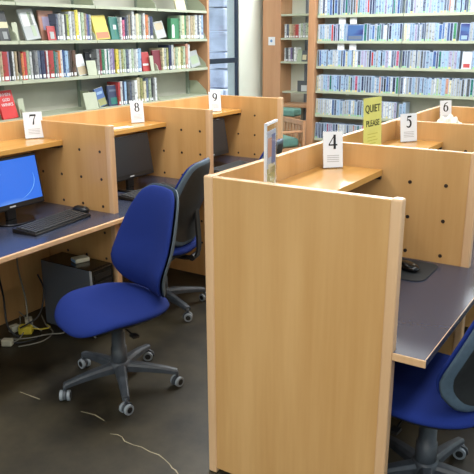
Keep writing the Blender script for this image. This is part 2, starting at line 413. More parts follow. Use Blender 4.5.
def make_chair(label, base_rot=0):
    r = thing('office_chair', label, 'office chair')
    obj('seat', pad(seat_fn(.038, .026), SL), 'fabric', r, smooth=True)
    obj('seat_shell', pad(seat_fn(.0, .040, -.014, .424), SL), 'shell', r, smooth=True)
    obj('backrest', pad(back_fn(.034, .012), SL), 'fabric', r, smooth=True)
    obj('back_shell', pad(back_fn(-.006, .034, .006, .014), SL, rim=True), ['shell', 'rim'], r, smooth=True)
    bm = new()
    path = smoothpath([(0, .03, .375), (0, .20, .36), (0, .262, .41), (0, .262, .56), (0, .255, .68)], 5)
    Lr = [[Vector(p) + Vector((sx, 0, 0)) + nd for sx, nd in ((-.028, Vector((0, 0, 0))), (.028, Vector((0, 0, 0))))] for p in path]
    pv = None
    for i, p in enumerate(path):
        d = (path[min(i + 1, len(path) - 1)] - path[max(i - 1, 0)]).normalized(); q = Vector((0, -d.z, d.y)) * .007
        ring = [bm.verts.new(p + Vector((-.03, 0, 0)) + q), bm.verts.new(p + Vector((.03, 0, 0)) + q), bm.verts.new(p + Vector((.03, 0, 0)) - q), bm.verts.new(p + Vector((-.03, 0, 0)) - q)]
        if pv:
            for k in range(4): bm.faces.new((pv[k], pv[(k + 1) % 4], ring[(k + 1) % 4], ring[k]))
        else: bm.faces.new(ring)
        pv = ring
    bm.faces.new(pv[::-1])
    st = obj('back_stem', bm, 'black', r, .003)
    bm = new(); cyl(bm, (-.05, .235, .375), 'x', .02, .10, 14); obj('knob', bm, 'black', st, .003)
    bm = new(); box(bm, -.075, .075, -.09, .10, .335, .40); mech = obj('mechanism', bm, 'black', r, .012)
    bm = new(); tube(bm, smoothpath([(.07, -.03, .375), (.16, -.035, .37), (.215, -.03, .36)], 4), .005, 8); box(bm, .205, .245, -.045, -.015, .353, .365); obj('lever', bm, 'black', mech)
    bm = new(); tube(bm, [(0, 0, .10), (0, 0, .21), (0, 0, .212), (0, 0, .29), (0, 0, .292), (0, 0, .338)], [.042, .040, .035, .034, .028, .028], 20); obj('gas_column', bm, 'base', r)
    bs = None
    bm = new(); tube(bm, [(0, 0, .075), (0, 0, .09), (0, 0, .125), (0, 0, .14)], [.04, .058, .052, .036], 24); bs = obj('base_hub', bm, 'base', r)
    for k in range(5):
        a = base_rot + 2 * PI * k / 5
        bm = new(); dx, dy = math.cos(a), math.sin(a); pv = None; N = 8
        for i in range(N + 1):
            t = i / N; rr = .03 + t * .262; zt = .128 - .010 * t - .026 * t * t; hw = .029 - .012 * t; hh = .048 - .022 * t
            ring = []
            for (u, v) in ((-1, -1), (-1, .0), (-.62, .45), (.62, .45), (1, .0), (1, -1)):
                zz = zt + (v - .45) * hh * .69
                ring.append(bm.verts.new((dx * rr - dy * u * hw, dy * rr + dx * u * hw, zz)))
            if pv:
                for q in range(6):
                    f = bm.faces.new((pv[q], pv[(q + 1) % 6], ring[(q + 1) % 6], ring[q]))
            else: bm.faces.new(ring)
            pv = ring
        bm.faces.new(pv[::-1])
        obj('base_arm', bm, 'base', r, .003)
        ca = a + .9 + k * 1.1; R_ = .29
        ct = bpy.data.objects.new('caster', None); cx, cy = dx * R_, dy * R_
        bm = new()
        # hood between the two wheels
        cyl(bm, (0, 0, .05), 'z', .008, .03, 10)
        pts = [(.028 * math.cos(q) - .006, .028 + .028 * math.sin(q)) for q in [PI * j / 10 for j in range(11)]] + [(-.034, .02), (.02, .02)]
        prism(bm, [(p[0], p[1]) for p in pts], 'y', -.007, .007)
        c_ = obj('caster', bm, 'base', r, loc=(cx, cy, 0)); c_.rotation_euler = (0, 0, ca)
        for sy in (-1, 1):
            bm = new(); y0 = .009 if sy > 0 else -.025
            cyl(bm, (0, y0, .026), 'y', .026, .016, 24)
            cyl(bm, (0, y0 - .001, .026), 'y', .016, .018, 18, mi=1)
            obj('wheel', bm, ['wheel', 'black'], c_, .002)
    return r
ch = make_chair('royal blue office chair standing free on the floor, its whole seat in view', math.radians(29) + math.radians(0))
def place(c, x, y, rz): c.location = (x, y, 0); c.rotation_euler = (0, 0, rz)
GRP = 'blue office chairs'
# facing -Y is rz=0 ; facing -X is rz=-90 deg
c2 = copy_tree(ch); c2['label'] = 'blue office chair with dark shell drawn up to the desk under sign 8'
c3 = copy_tree(ch); c3['label'] = 'blue office chair at the far desk under sign 9, mostly hidden'
c4 = copy_tree(ch); c4['label'] = 'blue office chair tucked under the grey desk at the lower right'
for c in (ch, c2, c3, c4): c['group'] = GRP
def spin_base(c, want):
    # turn only the five-arm base (and casters) under the seat
    a = want - c.rotation_euler.z - math.radians(29); rot_ = Matrix.Rotation(a, 3, 'Z')
    for k in c.children:
        if k.name.startswith(('base_arm', 'base_hub')): k.rotation_euler.z = a
        if k.name.startswith('caster'): k.location = rot_ @ k.location; k.rotation_euler.z += a
place(ch, -2.145, 2.275, math.radians(-20)); spin_base(ch, math.radians(29))
place(c2, -2.60, 3.19, math.radians(-76)); spin_base(c2, math.radians(-18))
place(c3, -2.60, 4.13, math.radians(-76)); spin_base(c3, math.radians(10))
place(c4, -.585, 2.275, math.radians(-97)); spin_base(c4, math.radians(5))

# ---------------------------------------------------------------- shelves along the left wall
LX = -4.4; LBK = -4.69
LZ = [.47, .77, 1.065, 1.362, 1.668, 1.96, 2.25]
SY = [2.87, 3.75, 4.63, 5.50, 6.36]
bc = thing('library_bookcase', 'long pale green metal bookcase with oak end panel along the left wall', 'bookcase', (LX, SY[0], 0))
def lb(x0, x1, y0, y1, z0, z1): return (x0 - LX, x1 - LX, y0 - SY[0], y1 - SY[0], z0, z1)
for i in range(4):
    a, b = SY[i], SY[i + 1]
    bm = new(); box(bm, *lb(LBK, LBK + .012, a + .004, b - .004, .1, 2.5)); obj('back_panel', bm, 'steelback', bc)
    for z in LZ:
        bm = new(); box(bm, *lb(LBK + .013, LX - .003, a + .003, b - .003, z - .012, z)); box(bm, *lb(LX - .014, LX, a + .003, b - .003, z - .026, z - .0005)); s_ = obj('shelf', bm, 'steel', bc)
        for q in (a + .0032, b - .0062):
            bm = new(); pr = [(LBK + .02 - LX, z + .001), (-.012, z + .001), (-.03, z + .05), (-.15, z + .15), (LBK + .02 - LX, z + .15)]
            prism(bm, pr, 'y', q - SY[0], q + .003 - SY[0]); obj('shelf_end_bracket', bm, 'steel', s_)
for y in SY:
    bm = new(); yy = max(min(y, SY[-1] - .03), SY[0] + .02); box(bm, *lb(LBK + .0125, LBK + .04, yy - .016, yy + .016, 0, 2.6)); obj('upright', bm, 'upright', bc)
bm = new(); box(bm, *lb(LBK, LX + .0, SY[-1] + .002, SY[-1] + .04, 0, 2.62)); e = obj('end_panel', bm, 'oak', bc, .003); e['label'] = 'oak end panel'

# image column -> place along the left shelf's front plane (reads the camera's own geometry)
def ray(px, py): return RT * ((px - 237) / F) + DN * ((py - 237) / F) + FW
def y_on_x(px, py, X): d = ray(px, py); return d.y * X / d.x
def x_on_y(px, py, Y): d = ray(px, py); return d.x * Y / d.y

CN = {'white': (226, 232, 236), 'pale grey': (176, 182, 186), 'grey': (130, 134, 138), 'dark grey': (74, 78, 84), 'black': (26, 28, 34), 'navy': (36, 46, 84),
      'blue': (54, 92, 160), 'pale blue': (140, 176, 214), 'slate': (84, 98, 124), 'teal': (24, 108, 100), 'green': (50, 130, 84), 'pale green': (170, 190, 160), 'olive': (150, 150, 90),
      'lime': (184, 196, 70), 'yellow': (232, 208, 72), 'cream': (218, 208, 168), 'beige': (190, 170, 136), 'orange': (206, 110, 62), 'salmon': (200, 138, 116), 'red': (184, 44, 48),
      'dark red': (116, 28, 44), 'brown': (96, 62, 46), 'dark brown': (60, 44, 40), 'pink': (204, 90, 130), 'violet': (120, 100, 160), 'lilac': (164, 156, 196)}
CN = {k: tuple(v * .82 + g * .18 for v, g in zip(c, (172, 182, 180))) for k, c in CN.items()}
def book_mesh(label, mode='book'):
    """unit book: spine on the +X face, x -1..0, y 0..1, z 0..1"""
    bm = new()
    if mode == 'book':
        c = .09
        prism(bm, [(-1, 0), (-1, c), (-.06, c), (-.06, 1 - c), (-1, 1 - c), (-1, 1), (-.02, 1), (0, .8), (.012, .5), (0, .2), (-.02, 0)], 'z', 0, 1, 0)
        box(bm, -.985, -.062, c + .005, 1 - c - .005, .015, .975, 1)
        if label: box(bm, .0125, .016, .18, .82, .04, .16, 2)
    return bm
def unit(name, bm, mats):
    bmesh.ops.recalc_face_normals(bm, faces=bm.faces)
    me = bpy.data.meshes.new(name); bm.to_mesh(me); bm.free()
    for m_ in mats: me.materials.append(M[m_])
    return me
BK1 = unit('book', book_mesh(True), ['cover', 'pages', 'paper']); BK0 = unit('book', book_mesh(False), ['cover', 'pages', 'paper'])
def book(x, y, z, dep, wid, hgt, cname, label, group, lab=True, lean=0, rz=0):
    o = bpy.data.objects.new('book', BK1 if lab else BK0); COL.objects.link(o)
    o.location = (x, y, z + (wid * math.sin(abs(lean)) if lean > 0 else 0)); o.scale = (dep, wid, hgt); o.rotation_euler = (lean, 0, rz)
    c = CN[cname]; j = random.uniform(.9, 1.08); o.color = rgb(*[min(255, v * j) for v in c])
    tag(o, label, 'book', group); return o
ORD = ['first', 'second', 'third', 'fourth', 'fifth', 'sixth', 'seventh', 'eighth', 'ninth', 'tenth', 'eleventh', 'twelfth']
def ordn(n):
    if n < 12: return ORD[n]
    n += 1; return '%d%s' % (n, 'th' if 10 <= n % 100 <= 20 else {1: 'st', 2: 'nd', 3: 'rd'}.get(n % 10, 'th'))
def label_row(items, noun, where):
    """items: colour names in order along the shelf -> labels that single each out"""
    tot = {}
    for c in items: tot[c] = tot.get(c, 0) + 1
    seen = {}; out = []
    for c in items:
        k = seen.get(c, 0); seen[c] = k + 1
        if tot[c] == 1: out.append('the only %s %s on the %s' % (c, noun, where))
        elif k == 0: out.append('leftmost %s %s on the %s' % (c, noun, where))
        elif k == tot[c] - 1: out.append('rightmost %s %s on the %s' % (c, noun, where))
        else: out.append('%s %s %s from the left on the %s' % (ordn(k), c, noun, where))
    return out
def shelf_row(spec, z, where, group, pyl):
    """spec: (from column, to column, height, colour)"""
    labs = label_row([s[3] for s in spec], 'upright book', where)
    for (a, b, h, c), lb_ in zip(spec, labs):
        ya = y_on_x(a, pyl, LX - .02); yb = y_on_x(b, pyl, LX - .02)
        for lo, hi in [(s - .009, s + .009) for s in SY]:
            if lo < ya < hi: ya = hi
            if lo < yb < hi: yb = lo
        if yb - ya < .008: continue
        book(LX - .025 - random.uniform(0, .012), ya + .0008, z + .0008, random.uniform(.14, .18), yb - ya - .0016, h, c, lb_, group)
rowA = [(58, 60.3, .20, 'slate'), (60.3, 62.6, .205, 'pale grey'), (62.6, 64.6, .205, 'grey'), (64.6, 67, .20, 'white'), (67, 68.6, .195, 'dark grey'), (68.6, 71.4, .20, 'lime'), (71.4, 74, .225, 'white'),
        (74, 77.6, .225, 'pale grey'), (77.6, 80.8, .24, 'yellow'), (81, 83.2, .22, 'white'), (83.2, 86, .22, 'pale green'), (86, 88.3, .215, 'beige'), (88.3, 90, .21, 'violet'), (90, 91.6, .205, 'blue'), (91.6, 93.6, .205, 'pale grey')]
rowA2 = [(122.4, 124.2, .19, 'white'), (124.2, 126.6, .165, 'pink'), (126.6, 128.6, .19, 'navy'), (128.6, 130.2, .21, 'grey'), (130.2, 131.6, .215, 'beige'), (131.6, 133.4, .21, 'dark grey'), (133.4, 135.8, .255, 'white'), (136, 138, .21, 'pale grey'), (138, 140.6, .225, 'cream'), (140.6, 143.2, .22, 'pale green'), (143.2, 144.6, .21, 'grey'),
         (144.6, 146.6, .235, 'white'), (146.6, 149.6, .22, 'orange'), (149.6, 151.2, .20, 'pale grey'), (151.4, 154.4, .205, 'navy')]
rowA3 = [(181.6, 183.6, .225, 'pale green'), (183.6, 186, .225, 'cream'), (186, 187.6, .225, 'green'), (187.6, 190.2, .225, 'beige'), (190.2, 191.6, .225, 'white'), (191.6, 194.4, .225, 'beige'), (194.4, 196, .225, 'cream'), (196, 198.4, .235, 'white'), (198.4, 200.2, .235, 'slate'), (200.2, 202.4, .235, 'white'), (202.4, 204.2, .235, 'pale blue')]
shelf_row([(a, b, h + .01, c) for a, b, h, c in rowA + rowA2 + rowA3], LZ[4], 'upper book shelf', 'books on the upper shelf of the left bookcase', 40)
rowB = [(0, 2.2, .20, 'white'), (2.2, 5, .21, 'beige'), (5.4, 11, .205, 'red'), (11, 12.6, .205, 'lilac'), (12.6, 15.4, .205, 'black'), (15.4, 17.6, .205, 'white'), (17.6, 20, .205, 'beige'), (21.6, 24, .20, 'dark brown'), (24, 26.4, .19, 'orange'), (26.4, 29.8, .20, 'red'), (29.8, 32.6, .21, 'pale green'),
        (32.6, 35, .20, 'white'), (35, 37.6, .20, 'dark grey'), (37.6, 41, .21, 'grey'), (41, 43.6, .205, 'slate'), (43.6, 47.6, .205, 'navy'), (47.6, 49, .2, 'dark red'), (49, 51.4, .205, 'white'), (51.4, 56.6, .205, 'red'), (56.6, 58.6, .20, 'teal'), (58.6, 61, .19, 'grey'), (61, 63.4, .2, 'orange'), (63.4, 65.6, .205, 'white'), (65.6, 67.4, .205, 'blue'), (67.4, 70.4, .20, 'pale blue'), (70.4, 72.6, .20, 'dark grey'), (72.6, 75, .205, 'dark brown'), (75, 78.4, .20, 'brown')]
rowB2 = [(99.5, 102.4, .205, 'grey'), (102.4, 104.4, .20, 'dark red'), (104.4, 107, .20, 'green'), (107, 109, .205, 'white'), (109, 110.4, .20, 'teal'), (110.4, 112.4, .205, 'white'), (112.4, 115, .205, 'lilac'), (115, 117, .205, 'violet'), (118, 121, .20, 'yellow'), (121, 123, .195, 'pale grey'), (123, 125.4, .20, 'olive'), (125.4, 128, .20, 'pale green'), (128, 131, .195, 'slate'), (131, 133.6, .195, 'white'), (133.6, 136, .20, 'pale green'), (136, 138, .195, 'pale grey'), (138, 140, .195, 'white'), (140, 143.4, .2, 'pale blue')]
rowB3 = [(164.2, 166, .20, 'cream'), (166, 168.4, .20, 'pale grey'), (168.4, 170.4, .20, 'olive'), (170.6, 173, .225, 'navy'), (173, 175, .225, 'white'), (175, 177, .20, 'beige'), (177, 179.6, .20, 'pale green'), (179.6, 182, .205, 'cream'), (182, 184.6, .205, 'olive'), (184.6, 187, .21, 'pale green'), (187, 189.4, .235, 'salmon'), (189.4, 191.4, .225, 'white')]
shelf_row([(a, b, h + .02, c) for a, b, h, c in rowB + rowB2 + rowB3], LZ[3], 'middle book shelf', 'books on the middle shelf of the left bookcase', 78)
rowC = [(120.2, 122.4, .20, 'red'), (122.4, 124.4, .205, 'white'), (124.4, 126.4, .20, 'navy'), (126.4, 129, .20, 'pale blue'), (129, 131.4, .20, 'dark grey'), (131.4, 133.6, .195, 'slate'), (133.6, 136.4, .195, 'grey'), (136.4, 139, .205, 'white'), (139, 142, .23, 'cream'), (142, 144.4, .22, 'olive'), (145, 147.6, .19, 'cream'), (147.6, 150.4, .215, 'slate'), (150.4, 152.6, .21, 'pale green'), (152.6, 154.4, .21, 'black'), (156.4, 158.4, .215, 'white')]
shelf_row([(a, b, h + .015, c) for a, b, h, c in rowC], LZ[2], 'lowest visible book shelf', 'books on the lowest visible shelf of the left bookcase', 104)

def face_book(name, a, b, pyl, z, h, cname, label, lean=14, th=.018, cat='book', parts=(), X=LX - .05, m='plaincover', shear=0, dx=0):
    """a thing leaning back against the shelf, front cover towards +X"""
    ya = y_on_x(a, pyl, X); yb = y_on_x(b, pyl, X); W = yb - ya
    r = thing(name, label, cat, (X - dx, ya, z + .001 + th * math.sin(math.radians(lean)) * 0))
    r.rotation_euler = (math.radians(shear), -math.radians(lean), 0)
    bm = new(); box(bm, -th, 0, .001, W - .001, 0, h)
    o = obj('cover' if cat != 'bookend' else 'plate', bm, m, r, .002); o.color = rgb(*CN[cname])
    bm = new(); box(bm, -th + .003, -.003, W - .001, W - .0004, .004, h - .003) if False else box(bm, -th + .003, -.003, .004, W - .004, h, h + .0015)
    if cat == 'book': obj('page_block', bm, 'pages', r)
    else: bm.free()
    for (nm, u0, u1, v0, v1, c, lbl) in parts:
        bm = new(); box(bm, .0002, .0014, u0 * W, u1 * W, v0 * h, v1 * h); q = obj(nm, bm, 'plaincover', r); q.color = rgb(*CN[c])
        if lbl: q['label'] = lbl
    return r
A_, B_, C_ = LZ[4], LZ[3], LZ[2]
face_book('display_book', 0.5, 11.5, 40, A_, .235, 'black', 'black book with cream band displayed face out at the upper left', parts=[('cover_band', 0, 1, .42, .62, 'cream', 'cream band'), ('cover_picture', .35, .75, .06, .3, 'grey', 'grey picture')])
face_book('display_book', 27, 42, 40, A_, .245, 'pale grey', 'pale grey book in a shiny clear sleeve leaning on the upper shelf', parts=[('cover_picture', .1, .9, .45, .9, 'white', None), ('cover_band', .55, .8, .1, .9, 'pale green', None)], shear=6)
face_book('display_book', 42.5, 57.5, 40, A_, .24, 'salmon', 'large pinkish-grey book standing face out behind a small red one', X=LX - .09, lean=8, parts=[('cover_picture', .2, .8, .35, .8, 'lilac', None)])
face_book('display_book', 48.5, 57, 40, A_, .115, 'red', 'small red booklet with a photo, propped before the pinkish-grey book', X=LX - .03, lean=8, th=.006, parts=[('cover_picture', .3, .75, .1, .6, 'pale grey', None)])
face_book('display_book', 97, 111, 40, A_, .215, 'yellow', 'yellow and orange book displayed face out on the upper shelf', parts=[('cover_band', .06, .94, .04, .3, 'orange', 'orange band')], shear=3, th=.028)
face_book('display_book', 112, 122, 40, A_, .205, 'teal', 'dark teal book with a white flower displayed face out', lean=8, parts=[('flower_print', .3, .6, .45, .65, 'white', 'white flower'), ('flower_stem', .42, .48, .15, .45, 'green', None)])
face_book('display_book', 157.5, 167.5, 40, A_, .165, 'pale grey', 'grey book with brown top, small, leaning beside the navy spine', parts=[('cover_picture', .12, .88, .5, .92, 'beige', None)], shear=8)
face_book('display_book', 79.5, 88.5, 76, B_, .185, 'white', 'white book with tan lower half leaning on the middle shelf', parts=[('cover_band', .04, .96, .03, .42, 'beige', 'tan lower half')], shear=5)
face_book('display_book', 143.6, 151, 73, B_, .185, 'red', 'red book with white label displayed face out on the middle shelf', parts=[('cover_label', .05, .8, .3, .4, 'white', 'white strip')], lean=8)
face_book('display_book', 154, 163.6, 71, B_, .20, 'dark red', 'wide dark red book standing face out on the middle shelf', lean=5)
face_book('display_book', 192, 201.5, 70, B_, .17, 'pale grey', 'grey magazine leaning at the right end of the middle shelf', parts=[('cover_picture', .12, .88, .2, .7, 'pale green', None)], shear=8)
face_book('display_book', 99.5, 108, 106, C_, .17, 'blue', 'book with blue sky and yellow field leaning on the lowest visible shelf', parts=[('cover_picture', .04, .96, .04, .42, 'olive', 'yellow field'), ('cover_cloud', .15, .8, .66, .8, 'pale blue', None)], shear=10, lean=10)
face_book('display_book', 109.5, 120, 105, C_, .19, 'navy', 'navy book with teal picture standing face out on the lowest visible shelf', parts=[('cover_picture', .2, .8, .08, .4, 'teal', None), ('cover_title', .15, .85, .7, .8, 'slate', None)], lean=6)
face_book('display_book', 176.5, 186.5, 8, LZ[5], .2, 'cream', 'cream book displayed on the topmost shelf in view', lean=14)
# plate bookends
face_book('bookend', 14, 19.5, 40, A_, .14, 'pale green', 'pale green metal bookend beside the black book, upper shelf', cat='bookend', m='steel', th=.003, lean=6)
face_book('bookend', 88.5, 98, 76, B_, .13, 'pale green', 'pale green metal bookend before the dark box, middle shelf', cat='bookend', m='steel', th=.003, lean=10, X=LX - .02)
face_book('display_book', 87.5, 97.3, 76, B_, .20, 'black', 'black book with white label standing behind a metal bookend', lean=4, X=LX - .10, parts=[('cover_label', .45, .95, .76, .9, 'white', 'white label')])
face_book('bookend', 151.5, 155, 72, B_, .15, 'pale green', 'pale green metal bookend between two red books', cat='bookend', m='steel', th=.003, lean=8, X=LX - .02)
face_book('bookend', 86, 99, 106, C_, .15, 'pale green', 'wide pale green metal bookend on the lowest visible shelf', cat='bookend', m='steel', th=.003, lean=12, X=LX - .015)
face_book('bookend', 20, 26, 112, C_, .15, 'pale green', 'pale green metal bookend right of the red book', cat='bookend', m='steel', th=.003, lean=8)
# green binder with arched label
gb = face_book('binder', 171.4, 181, 40, A_, .205, 'green', 'green binder with an arched white label on the upper shelf', lean=0, th=.05, cat='binder')
bm = new(); pts = [(.016 + .0, .012), (.056, .012)] + [(.036 + .02 * math.cos(q), .115 + .03 * math.sin(q)) for q in [PI * j / 10 for j in range(11)]]
prism(bm, pts, 'x', .0002, .0014); obj('arched_label', bm, 'paper', gb)
# the red book with white lettering
y0_ = y_on_x(3, 112, LX - .05); y1_ = y_on_x(18.5, 112, LX - .05); W_ = y1_ - y0_
rb = thing('display_book', 'red book with white title lettering propped at the far left, behind sign 7', 'book', (LX - .05, y0_, C_ + .001)); rb.rotation_euler = (math.radians(2), math.radians(-14), 0)
bm = new(); box(bm, -.022, 0, 0, W_, 0, .225); obj('cover', bm, 'red', rb, .002)
bm = new(); box(bm, -.019, -.003, .003, W_ - .003, .225, .2265); obj('page_block', bm, 'pages', rb)
def text(body, size, parent, loc, rot, m, name='lettering', ext=.0006, bold=0):
    cu = bpy.data.curves.new(name, 'FONT'); cu.body = body; cu.size = size; cu.align_x = 'CENTER'; cu.extrude = ext; cu.offset = bold; cu.space_line = .95
    t = bpy.data.objects.new(name + '_tmp', cu); COL.objects.link(t)
    bpy.context.view_layer.update()
    me = bpy.data.meshes.new_from_object(t.evaluated_get(bpy.context.evaluated_depsgraph_get()))
    COL.objects.unlink(t); bpy.data.objects.remove(t)
    me.materials.clear(); me.materials.append(M[m])
    o = bpy.data.objects.new(name, me); COL.objects.link(o); o.parent = parent; o.location = loc; o.rotation_euler = rot; return o
RX = (PI / 2, 0, PI / 2)
text('WHEN', .036, rb, (.001, W_ / 2, .18), RX, 'paper', 'title')
text('GOD', .032, rb, (.001, W_ / 2, .14), RX, 'paper', 'title')
text('WINKS', .036, rb, (.001, W_ / 2, .10), RX, 'paper', 'title')

# ---------------------------------------------------------------- narrow bookcase at the back wall with its wide oak pier
NY = 8.0
px0, px1 = x_on_y(262.5, 50, NY), x_on_y(280.5, 50, NY)
pier = thing('oak_pier', 'broad oak pier with a small white notice beside the narrow bookcase', 'pillar', (px0, NY, 0))
PW = px1 - px0
bm = new(); box(bm, 0, PW, 0, .38, 0, 3.19); obj('pier_body', bm, 'oak', pier, .006)
nt_ = thing('wall_notice', 'small white notice with a blue emblem taped to the oak pier', 'notice', (px0 + PW * .5, NY - .004, 1.575))
bm = new(); box(bm, -.045, .055, -.001, .0015, 0, .105); obj('notice_sheet', bm, 'paper', nt_)
bm = new(); cyl(bm, (0, -.0025, .055), 'y', .018, .0012, 16); q = obj('emblem', bm, 'plaincover', nt_); q.color = rgb(110, 150, 200)
nx0 = px1 + .003; nx1 = x_on_y(309, 50, NY)
nb = thing('narrow_bookcase', 'narrow pale bookcase between the oak pier and the media rack', 'bookcase', (nx0, NY, 0)); NW = nx1 - nx0 + .1
bm = new(); box(bm, 0, NW, .30, .315, 0, 2.7); obj('back_panel', bm, 'wall', nb)
bm = new(); box(bm, NW * .42, NW * .42 + .03, .27, .2995, 0, 2.7); obj('upright', bm, 'grey', nb)
for z in (2.25, 1.96, 1.667, 1.373):
    bm = new(); box(bm, .0, NW, 0, .2695, z - .025, z); obj('shelf', bm, 'steel', nb, .002)
bm = new(); box(bm, 0, NW, -.04, .2695, .79, .83); obj('counter', bm, 'oak', nb, .004)
bm = new(); box(bm, 0, NW, .0, .2695, .02, .06); obj('plinth', bm, 'oak', nb, .004)
def back_row(spec, z, where, group, Y):
    labs = label_row([s[3] for s in spec], 'book', where)
    for (a, b, h, c), l in zip(spec, labs):
        xa = x_on_y(a, 50, Y); xb = x_on_y(b, 50, Y)
        book(xb - .001, Y + .02, z + .0008, .15, xb - xa - .002, h, c, l, group, rz=-PI / 2).location = (xa + .001, Y + .02, z + .0008)
n1 = [(283.4, 285.4, .17, 'white'), (285.4, 287.8, .17, 'slate'), (287.8, 290, .17, 'cream'), (290, 292, .16, 'beige'), (292, 294, .165, 'salmon'), (294, 297.4, .165, 'red'), (297.4, 299.4, .175, 'white'), (299.4, 301.4, .175, 'pale green'), (301.4, 304.4, .18, 'pale grey'), (304.4, 307.4, .18, 'pale green')]
n2 = [(283.6, 285, .17, 'white'), (285, 287.6, .17, 'dark grey'), (287.6, 289.6, .175, 'white'), (289.6, 291.4, .17, 'violet'), (291.4, 293, .17, 'dark grey'), (293, 295.2, .175, 'white')]
for sp in (n1, n2):
    pass
def fix_row(spec, z, where, group):
    labs = label_row([s[3] for s in spec], 'book', where)
    for (a, b, h, c), l in zip(spec, labs):
        xa = x_on_y(a, 50, NY); xb = x_on_y(b, 50, NY)
        # spine (+X of the mesh) turned to -Y; width then runs along +X
        book(xa + .001, NY + .02, z + .0008, .15, xb - xa - .002, h, c, l, group, rz=-PI / 2)
fix_row(n1, 1.667, 'upper shelf of the narrow bookcase', 'books on the upper shelf of the narrow bookcase')
fix_row(n2, 1.373, 'lower shelf of the narrow bookcase', 'books on the lower shelf of the narrow bookcase')
def back_item(name, a, b, z, h, cname, label, cat, lean=10, parts=(), Y=NY + .05):
    xa = x_on_y(a, 50, Y); xb = x_on_y(b, 50, Y); W = xb - xa
    r = thing(name, label, cat, (xa, Y, z + .001)); r.rotation_euler = (-math.radians(lean), 0, 0)
    bm = new(); box(bm, .001, W - .001, 0, .015, 0, h); o = obj('cover', bm, 'plaincover', r, .002); o.color = rgb(*CN[cname])
    for (nm, u0, u1, v0, v1, c) in parts:
        bm = new(); box(bm, u0 * W, u1 * W, -.0016, -.0003, v0 * h, v1 * h); q = obj(nm, bm, 'plaincover', r); q.color = rgb(*CN[c])
    return r
back_item('display_book', 296, 301.5, 1.373, .15, 'pale green', 'pale green book leaning on the lower shelf of the narrow bookcase', 'book', 14)
back_item('display_book', 301.5, 307.5, 1.373, .14, 'dark grey', 'dark book with a round cream picture on the narrow bookcase', 'book', 8, [('cover_picture', .15, .8, .15, .6, 'cream')])
back_item('box', 298, 308, .832 + .0, .0 + .14, 'dark grey', 'dark box with a white paper on the counter of the narrow bookcase', 'box', 0, [('paper_label', .4, .98, .05, .6, 'white')]).location.z = .99
M_ = None
bm = new(); box(bm, 0, NW - .12, .06, .2, .965, .988); o = obj('small_shelf', bm, 'steel', nb)

# ---------------------------------------------------------------- media rack
DY = 7.5
dxl = x_on_y(309.6, 50, DY); dx0 = x_on_y(317, 50, DY)
dxr = -.95
DZ = [.20, .485, .772, 1.054, 1.34, 1.628, 1.915, 2.20]
rk = thing('media_rack', 'wide pale green metal rack of disc cases with an oak end panel', 'rack', (dxl, DY, 0))
def rx(x): return x - dxl
bm = new(); box(bm, 0, dx0 - dxl - .012, -.05, .40, 0, 2.9); e = obj('end_panel', bm, 'oak', rk, .004); e['label'] = 'oak end panel'
bm = new(); box(bm, rx(dx0) - .01, rx(dxr), .215, .225, .1, 2.6); obj('back_panel', bm, 'steelback', rk)
ux = [dx0 - .005, x_on_y(401.6, 50, DY), None]; ux[2] = ux[1] + (ux[1] - ux[0]) * .97
ux[2] = -1.62
for i in range(2):
    a, b = ux[i] + .004, ux[i + 1] - .004
    for z in DZ:
        bm = new(); box(bm, rx(a), rx(b), .0, .2145, z - .012, z); box(bm, rx(a), rx(b), -.008, 0, z - .022, z + .008); obj('shelf', bm, 'steel', rk)
for u in ux:
    for z in DZ[1:]:
        bm = new(); q = .0015
        prism(bm, [(.0, z), (.02, z + .18), (.2, z + .2), (.2, z)], 'x', rx(u) - q, rx(u) + q); obj('shelf_side', bm, 'steel', rk)
# unit disc case: x 0..1 width, y 0..1 depth (spine at y=0), z 0..1
def disc_mesh(sticker):
    bm = new(); box(bm, 0, 1, 0, 1, 0, 1, 0); box(bm, .14, .86, -.004, 0, .03, .965, 1)
    if sticker: box(bm, .16, .84, -.008, -.004, .02, .13, 2)
    return bm
M['sticker'] = mat('green_sticker', rgb(150, 205, 150), .5); M['sticker2'] = mat('yellow_sticker', rgb(225, 215, 130), .5)
DM = [unit('disc_case', disc_mesh(False), ['disc', 'insert', 'sticker']), unit('disc_case', disc_mesh(True), ['disc', 'insert', 'sticker']), unit('disc_case', disc_mesh(True), ['disc', 'insert', 'sticker2'])]
pal = [('white', 12), ('pale blue', 24), ('pale grey', 16), ('slate', 18), ('navy', 8), ('blue', 9), ('teal', 6), ('lilac', 9), ('dark grey', 7), ('black', 3), ('pink', 2), ('red', 2), ('salmon', 3), ('cream', 4), ('pale green', 4), ('green', 1)]
names = [n for n, k in pal for _ in range(k)]
rd = random.Random(11)
rows = [(2, 'fifth', .58), (3, 'fourth', 1.0), (4, 'third', 1.0), (5, 'second', 1.0), (6, 'topmost', 1.0), (1, 'lowest', .4)]
def skip(zi, x):      # face-out covers stand here
    for k, a, b in faceouts:
        if zi == k and a - .03 < x < b: return b + .002
    return None
faceouts = []
for k, p0, p1 in ((5, 345.5, 362.5), (5, 457.5, 468), (4, 462, 473)):
    faceouts.append((k, x_on_y(p0, 50, DY), x_on_y(p1, 50, DY)))
